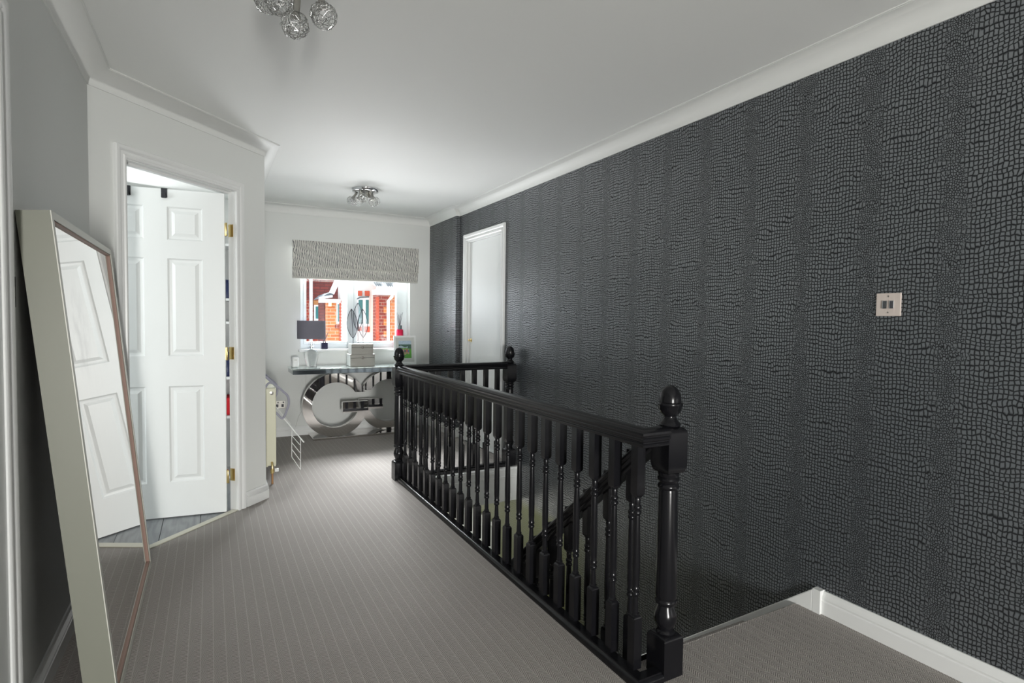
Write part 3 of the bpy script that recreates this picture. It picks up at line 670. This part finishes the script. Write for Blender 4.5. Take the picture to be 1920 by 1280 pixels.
def casket(x0, x1, z0, z1, y0, y1, lab, seam):
    b = thing('storage_box', ((x0+x1)/2, (y0+y1)/2, z0), lab, 'box', 'grey caskets on the console')
    zs = z0+(z1-z0)*seam
    bd = obj('box_body', MB().box(x0, x1, y0, y1, z0, zs-.0015), 'boxskin', b, bevel=.002)
    obj('box_lid', MB().box(x0, x1, y0, y1, zs+.0015, z1), 'boxskin', b, bevel=.002)
    obj('side_panel', MB().box(x0-.0012, x0, y0+.004, y1-.004, z0+.004, z1-.004), 'boxside', b)
    obj('inner_lip', MB().box(x0+.003, x1-.003, y0+.003, y1-.003, zs-.01, zs+.01), 'darkplate', b)
    cx = (x0+x1)/2; mb = MB()
    for k in range(8):
        a = k*PI/4; mb.lathe([(.0005, 0), (.006, 0), (.005, .003), (.0005, .004)], (cx+.009*math.cos(a), y0, zs+.009*math.sin(a)), 8, e1=X_, e2=Z_, e3=-Y_)
    mb.lathe([(.0005, 0), (.006, 0), (.005, .005), (.0005, .006)], (cx, y0, zs), 10, e1=X_, e2=Z_, e3=-Y_)
    obj('clasp', mb, 'pewter', b)
casket(1.238, 1.486, TZ, .838, 5.70, 5.88, 'larger grey casket with flower clasp, bottom of the pair', .70)
casket(1.250, 1.468, .8385, .942, 5.70, 5.86, 'smaller grey casket with flower clasp, stacked on the larger one', .66)
# leaf ornament
lo = thing('leaf_sculpture', (1.37, 6.05, .88), 'ornament of three dark wire leaves on stems in the window', 'ornament')
obj('base', MB().box(1.30, 1.44, 6.02, 6.09, .8805, .892), 'white', lo, bevel=.002)
LY = 6.05
for (pt, pb, hw, dy) in (((659, 579), (662, 634), .056, -.006), ((671, 567.5), (671, 620), .050, .008), ((680, 579), (681, 633), .052, -.002)):
    a = at(*pt, LY+dy); b = at(*pb, LY+dy); L = (a-b).length
    def lp_(t, s): p = b.lerp(a, t); return p+X_*s*hw*math.sin(PI*t**.95)**.85
    lf_ = obj('leaf', MB().tube([lp_(i/20, 1) for i in range(21)]+[lp_(1-i/20, -1) for i in range(1, 20)], .0032, 6, closed=True).tube([b, a], .0026, 6), 'wire', lo, smooth=True)
    mb = MB()
    for i in range(1, 30):
        t = i/31
        for s in (-1, 1):
            p0 = b.lerp(a, t); t2 = min(t+.14, .985); mb.tube([p0, lp_(t2, s*.97)], .0010, 3)
        mb.tube([lp_(t, -.97), lp_(t, .97)], .0008, 3)
    obj('vein_mesh', mb, 'leafmesh', lf_)
    obj('stem', MB().tube([V((b.x, LY, .89)), b], .0026, 6), 'wire', lo)
# diffusers
def diffuser(c, rb_, hb, mat_, capm, reeds, lab, square=False, cap_h=.03):
    c = V(c); d = thing('reed_diffuser', c, lab, 'diffuser')
    if square: obj('bottle', MB().box(c.x-rb_, c.x+rb_, c.y-rb_*.8, c.y+rb_*.8, c.z, c.z+hb), mat_, d, bevel=.004)
    else: obj('bottle', MB().lathe([(.001, 0), (rb_, 0), (rb_, hb*.9), (rb_*.9, hb), (.001, hb)], c, 24), mat_, d, smooth=True)
    obj('cap', MB().lathe([(.001, hb), (rb_*.62, hb), (rb_*.62, hb+cap_h), (.001, hb+cap_h)], c, 20), capm, d, smooth=True)
    for dx, dy, h in reeds: obj('reed', MB().tube([c+V((0, 0, hb+cap_h*.5)), c+V((dx, dy, h))], .0018, 6), 'reed', d)
diffuser((1.855, 6.055, .8805), .040, .205, 'red', 'capgrey', [(-.035, 0, .395), (-.012, .01, .37), (.014, -.005, .38), (.034, .005, .395), (.005, .01, .36)], 'red reed diffuser on the right of the window sill', cap_h=.045)
diffuser((1.045, 6.05, .8805), .032, .066, 'blackglass', 'chrome', [(-.028, 0, .145), (.012, .01, .16), (.052, 0, .195), (.034, -.01, .17)], 'small dark glass reed diffuser on the left of the window sill', square=True, cap_h=.012)
# photo frame
pf = thing('photo_frame', (1.87, 5.88, TZ), 'white photo frame with a picture of people on grass on the console', 'photo frame')
px0, px1, pz0, pz1, py = 1.745, 1.992, TZ, 1.020, 5.88
pt_ = math.radians(6); pu = V((0, math.sin(pt_), math.cos(pt_))); pn = V((0, -math.cos(pt_), math.sin(pt_))); po = V((px0, py, pz0))
hh = (pz1-pz0)/math.cos(pt_); ww = px1-px0
mb = MB()
for a0, a1, c0, c1 in [(0, ww, 0, .02), (0, ww, hh-.02, hh), (0, .02, .02, hh-.02), (ww-.02, ww, .02, hh-.02)]: mb.obox(po, X_, pu, pn, a0, a1, c0, c1, -.018, 0)
obj('frame', mb, 'white', pf, bevel=.001)
obj('mount', MB().obox(po, X_, pu, pn, .02, ww-.02, .02, hh-.02, -.012, -.006), 'boxside', pf)
def picture():
    nx, nz = 36, 44; vs = []; fs = []; cols = []
    random.seed(5)
    ppl = [(.22, .20, (.75, .10, .16)), (.36, .24, (.70, .25, .32)), (.50, .21, (.12, .10, .16)), (.64, .24, (.60, .10, .14)), (.78, .22, (.16, .14, .30))]
    for j in range(nz):
        for i in range(nx):
            u = (i+.5)/nx; v = (j+.5)/nz
            x0_, x1_ = .053+i/nx*.142, .053+(i+1)/nx*.142; z0_, z1_ = .060+j/nz*.190, .060+(j+1)/nz*.190
            k = len(vs); vs += [po+X_*x0_+pu*z0_+pn*-.0055, po+X_*x1_+pu*z0_+pn*-.0055, po+X_*x1_+pu*z1_+pn*-.0055, po+X_*x0_+pu*z1_+pn*-.0055]; fs.append((k, k+1, k+2, k+3))
            r = random.uniform(.85, 1.15)
            if v > .80: c = (.50, .62, .72)
            elif v > .68+.05*math.sin(u*9) or (u > .72 and v > .55): c = (.07, .14, .10)
            elif v > .60: c = (.38, .48, .54)
            else: c = (.10, .36, .05)
            for cx_, b_, cc in ppl:
                if abs(u-cx_) < .055 and b_ < v < b_+.26: c = (.45, .28, .20) if v < b_+.12 else cc
                if (u-cx_)**2+((v-b_-.30)*1.3)**2 < .0016: c = (.50, .32, .24)
            cols.append(tuple(a*r for a in c))
    me = bpy.data.meshes.new('picture'); wo = WO[pf.name]; me.from_pydata([v-wo for v in vs], [], fs)
    ca = me.color_attributes.new('print', 'FLOAT_COLOR', 'CORNER')
    for p in me.polygons:
        for li in p.loop_indices: ca.data[li].color = (*cols[p.index], 1)
    m = mat('photo_print', (.5, .5, .5), .25); N = NT(m); at_ = N.new('ShaderNodeVertexColor'); at_.layer_name = 'print'; N.put(N.b.inputs['Base Color'], at_.outputs[0])
    me.materials.append(m); o = bpy.data.objects.new('photo_print', me); C.objects.link(o); o.parent = pf
picture()
obj('easel_leg', MB().add([(1.85, 5.908, .90), (1.89, 5.908, .90), (1.89, 5.96, TZ), (1.85, 5.96, TZ), (1.85, 5.912, .90), (1.89, 5.912, .90), (1.89, 5.964, TZ), (1.85, 5.964, TZ)],
    [(0, 1, 2, 3), (4, 5, 6, 7), (0, 1, 5, 4), (1, 2, 6, 5), (2, 3, 7, 6), (3, 0, 4, 7)]), 'boxside', pf)
# ------------------------------------------------------------------ radiator and airer
rd_ = thing('radiator', (.37, 4.72, .1), 'cream double panel radiator seen end on behind the angled wall', 'radiator')
for x0, x1 in ((.347, .359), (.400, .412)):
    mb = MB().box(x0, x1, 4.36, 5.30, .115, .675)
    for i in range(28): mb.box(x1-.001, x1+.003, 4.385+i*.032, 4.400+i*.032, .15, .64)
    obj('panel', mb, 'radiator', rd_, bevel=.002, seg=1)
obj('end_cap', MB().box(.346, .414, 4.345, 4.360, .125, .690), 'radiator', rd_, bevel=.006)
obj('end_cap', MB().box(.346, .414, 5.300, 5.312, .125, .690), 'radiator', rd_, bevel=.006)
obj('top_grille', MB().box(.346, .413, 4.36, 5.30, .676, .690), 'radiator', rd_, bevel=.002)
obj('bleed_plug', MB().lathe([(.001, 0), (.013, 0), (.013, .004), (.007, .005), (.007, .009), (.001, .010)], (.384, 4.345, .655), 16, e1=X_, e2=Z_, e3=-Y_), 'satin', rd_, smooth=True)
v_ = obj('valve', MB().tube([(.384, 4.36, .150), (.384, 4.325, .150), (.384, 4.318, .130), (.384, 4.318, .085)], .008, 10).lathe([(.001, 0), (.013, 0), (.013, .03), (.001, .03)], (.384, 4.318, .078), 12), 'brass', rd_, smooth=True)
obj('pipe', MB().tube([(.384, 4.318, .08), (.384, 4.318, .0)], .0075, 10), 'copper', rd_, smooth=True)
obj('valve_cap', MB().lathe([(.001, 0), (.012, 0), (.014, .02), (.012, .026), (.001, .026)], (.400, 4.318, .098), 14, e1=Y_, e2=Z_, e3=X_), 'white', v_, smooth=True)
ar = thing('clothes_airer', (.46, 4.40, .1), 'grey plastic and white wire clothes airer hooked over the radiator', 'clothes airer')
AY = 4.335
def pth(lst, Y): return [at(x, y, Y) for x, y in lst]
def smoothpath(p, n=5):
    out = []
    for i in range(len(p)-1):
        p0 = p[max(i-1, 0)]; p1 = p[i]; p2 = p[i+1]; p3 = p[min(i+2, len(p)-1)]
        for k in range(n):
            t = k/n; out.append(.5*((2*p1)+(-p0+p2)*t+(2*p0-5*p1+4*p2-p3)*t*t+(-p0+3*p1-3*p2+p3)*t**3))
    return out+[p[-1]]
outer = [(490, 702), (500, 708), (512, 718), (530, 733), (539, 742), (541.5, 755), (538, 768), (530, 784), (519, 775), (512, 768)]
inner = [(496, 733), (500, 722), (506, 717.5), (514, 720), (530, 733)]
for Yk in (4.41, 5.22):
    dx = V((0, Yk-4.41, 0))
    a_ = [p+dx for p in pth(outer, 4.41)]; b_ = [p+dx for p in pth(inner, 4.41)]
    obj('bracket', MB().tube(smoothpath(a_), .0085, 8).tube(smoothpath(b_), .0075, 8), 'greyplastic', ar, smooth=True)
P0, P1 = at(532, 784, 4.41), at(570, 829, 4.41)
for D1 in (V((0, 0, 0)), V((0, .81, 0))): obj('side_arm', MB().tube([P0+D1, P1+D1], .0045, 8), 'white', ar, smooth=True)
mb = MB()
Q = [at(547, 805, 4.41), at(563.5, 822, 4.41)]
bot = [at(547, 856, 4.41), at(563.5, 880, 4.41)]
mb.tube([Q[0], bot[0]], .0022, 6).tube([Q[1], bot[1]], .0022, 6)
for t in (.22, .47, .72, 1.0): mb.tube([Q[0].lerp(bot[0], t), Q[1].lerp(bot[1], t)], .0024, 6)
obj('wire_rack', mb, 'white', ar, smooth=True)
# cables behind the console
tag(obj('cable', MB().tube([at(574, 700, 6.012), at(572, 760, 6.012), at(560, 780, 6.012), at(553, 805, 6.012)], .0022, 6), 'boxside'), 'thin pale cable hanging down the end wall', 'cable')
# ------------------------------------------------------------------ outside: neighbouring houses
def q(px0, py0, px1, py1, Y, th, mb=None, ztop=None, zbot=None):
    pc = (px0+px1)/2; a = V((at(px0, py0, Y).x, Y, at(pc, py0, Y).z)); b = V((at(px1, py1, Y).x, Y, at(pc, py1, Y).z)); mb = mb or MB()
    z1 = ztop if ztop is not None else a.z; z0 = zbot if zbot is not None else b.z
    return mb.box(min(a.x, b.x), max(a.x, b.x), Y, Y+th, z0, z1)
GZ = -2.75
struct('ground', MB().box(-25, 40, 6.4, 45, GZ-.2, GZ), 'asphalt', 'pale paving between the houses')
h1 = thing('neighbour_house', tuple(at(590, 600, 15.2)-V((0, 0, at(590, 600, 15.2).z-GZ))), 'red brick house seen through the left half of the window', 'house')
obj('wall', q(530, 562, 660, 700, 15.2, .3, zbot=GZ), 'brickred', h1)
obj('tile_hanging', q(530, 470, 660, 563, 15.15, .3), 'tilehung', h1)
obj('downpipe', q(581, 470, 586.5, 700, 15.0, .12, zbot=GZ), 'uwhite', h1)
obj('lintel', q(588, 563, 606, 571.5, 15.10, .06), 'timber', h1)
wf = obj('window', q(589, 571.5, 609.5, 601, 15.12, .05), 'uwhite', h1)
obj('pane', q(592, 574.5, 606.5, 597.5, 15.10, .02), 'teal', wf)
h2 = thing('neighbour_house', (at(645, 600, 13.6).x, 13.6, GZ), 'orange brick and white rendered house with a gable beyond the mullion', 'house')
obj('wall', q(614.5, 560, 641, 700, 13.6, .3, zbot=GZ), 'brickorange', h2)
obj('return_wall', q(608.5, 563, 614.5, 700, 14.0, .9, zbot=GZ), 'tilehung', h2)  # shadowed brick corner: the dark tile colour stands in for its shade
a = at(637, 500, 13.5); 
obj('rendered_wall', q(638.5, 480, 705.5, 700, 13.55, .3, zbot=GZ), 'render', h2)
# gable bargeboard and eaves
e0, e1_, e2_ = at(644, 512, 13.2), at(626.5, 551.5, 13.2), at(600.5, 562, 13.2)
def beam(p, r_, h, y0, y1):
    d = (r_-p).normalized(); up = V((-d.z, 0, d.x)); up = up if up.z > 0 else -up
    vs = [V((v.x, y, v.z)) for y in (y0, y1) for v in (p, r_, r_+up*h, p+up*h)]
    return MB().add(vs, [(0, 1, 2, 3), (4, 5, 6, 7), (0, 1, 5, 4), (1, 2, 6, 5), (2, 3, 7, 6), (3, 0, 4, 7)])
obj('bargeboard', beam(e0, e1_, .11, 13.2, 13.26), 'uwhite', h2)
obj('fascia', beam(at(599, 561, 13.2), at(624, 557, 13.2), .05, 13.2, 13.25), 'uwhite', h2)
obj('soffit', q(604, 560.5, 638.5, 567, 13.25, .5), 'uwhite', h2)
pts = [at(601, 560, 13.27), at(625, 553, 13.27), at(624, 546.5, 13.27), at(612, 551, 13.27)]
obj('roof', MB().add([V((p.x, y, p.z)) for y in (13.28, 14.3) for p in pts], [(0, 1, 2, 3), (4, 5, 6, 7), (0, 1, 5, 4), (1, 2, 6, 5), (2, 3, 7, 6), (3, 0, 4, 7)]), 'slate', h2)
obj('lantern', q(617, 567.5, 621.5, 574, 13.48, .1), 'lantern', h2)
wf = obj('window', q(631, 567, 636.5, 607, 13.56, .035), 'uwhite', h2); obj('pane', q(633.5, 570, 635.5, 603, 13.54, .02), 'teal', wf)
obj('brick_band', q(628.5, 608, 636, 615.5, 13.57, .03), 'brickred', h2)
mb = MB(); y_ = 561
k = 0
while y_ < 640: q(636.5 if k % 2 else 637.3, y_, 640.0 if k % 2 else 639.0, y_+2.6, 13.52, .05, mb); y_ += 3.0; k += 1
o = obj('quoin_bricks', mb, 'redbrick1', h2); o['kind'] = 'stuff'
# rendered gable details on the right half
for b_ in ((672, 545, 679, 554.5), (684.5, 545, 693, 554.5), (684.5, 612, 693, 622.5), (672, 612, 678, 620)): obj('brick_block', q(*b_, 13.50, .05), 'redbrick1', h2)
wf = obj('window', q(669.5, 557, 693, 611, 13.50, .05), 'uwhite', h2)
obj('pane', q(672.5, 562, 680, 607, 13.48, .02), 'teal', wf); obj('pane', q(686, 562, 691.5, 607, 13.48, .02), 'teal', wf)
obj('flashing', MB().tube([at(668, 561, 13.4), at(675, 557.5, 13.4), at(692, 556.5, 13.4)], .018, 6), 'slate', wf)
h3 = thing('neighbour_house', (at(730, 600, 12.6).x, 12.6, GZ), 'red and orange brick house with grey tiles beyond the right of the window', 'house')
obj('wall', q(710, 545, 727.5, 700, 12.65, .5, zbot=GZ), 'brickred', h3)
obj('wall', q(727.5, 545, 790, 700, 12.72, .5, zbot=GZ), 'brickorange', h3)
y_ = 574; k = 0
for y_ in (575, 598, 620): obj('quoin_block', q(719.5, y_, 727.4, y_+12, 12.62, .03), 'brickorange', h3)
mb = MB(); y_ = 556; k = 0
while y_ < 637: q(705 if k % 2 else 706.4, y_, 711, y_+2.7, 12.60, .08, mb); y_ += 3.1; k += 1
o = obj('quoin_bricks', mb, 'redbrick1', h3); o['kind'] = 'stuff'
obj('fascia', q(705, 544, 790, 553, 12.3, .35), 'uwhite', h3)
g0, g1 = at(704.5, 542.5, 12.25), at(790, 546, 12.25)
obj('gutter', MB().tube([V((g0.x, 12.2, g0.z-.02)), V((g1.x, 12.2, g0.z-.02))], .055, 10), 'uwhite', h3, smooth=True)
p = [at(735, 546, 12.3), at(735, 556, 12.3), at(729, 564, 12.45), at(729, 640, 12.5)]
obj('downpipe', MB().tube([V((p[0].x, 12.25, p[0].z)), V((p[1].x, 12.3, p[1].z)), V((p[2].x, 12.5, p[2].z)), V((p[3].x, 12.5, GZ))], .035, 10), 'uwhite', h3, smooth=True)
rf = MB(); r0, r1 = at(701, 541, 12.25), at(790, 541, 12.25); n = 46; rows = 9
vs = []
for j in range(rows+1):
    for lift in ((0, .0), (1, .0)):
        yy = 12.2+j*.30+(.0 if lift[0] == 0 else .29); zz = r0.z+.02+j*.20+(.035 if lift[0] == 0 else .17)
        for i in range(n+1):
            xx = r0.x+j*-.02+(r1.x-r0.x+.04*j)*i/n; vs.append((xx, yy, zz+.022*math.sin(i*PI/1.0*.9)))
fs = []
for j in range(2*(rows+1)-1):
    for i in range(n): fs.append((j*(n+1)+i, j*(n+1)+i+1, (j+1)*(n+1)+i+1, (j+1)*(n+1)+i))
rf.add(vs, fs)
o = obj('roof_tiles', rf, 'slate', h3); o['kind'] = 'stuff'
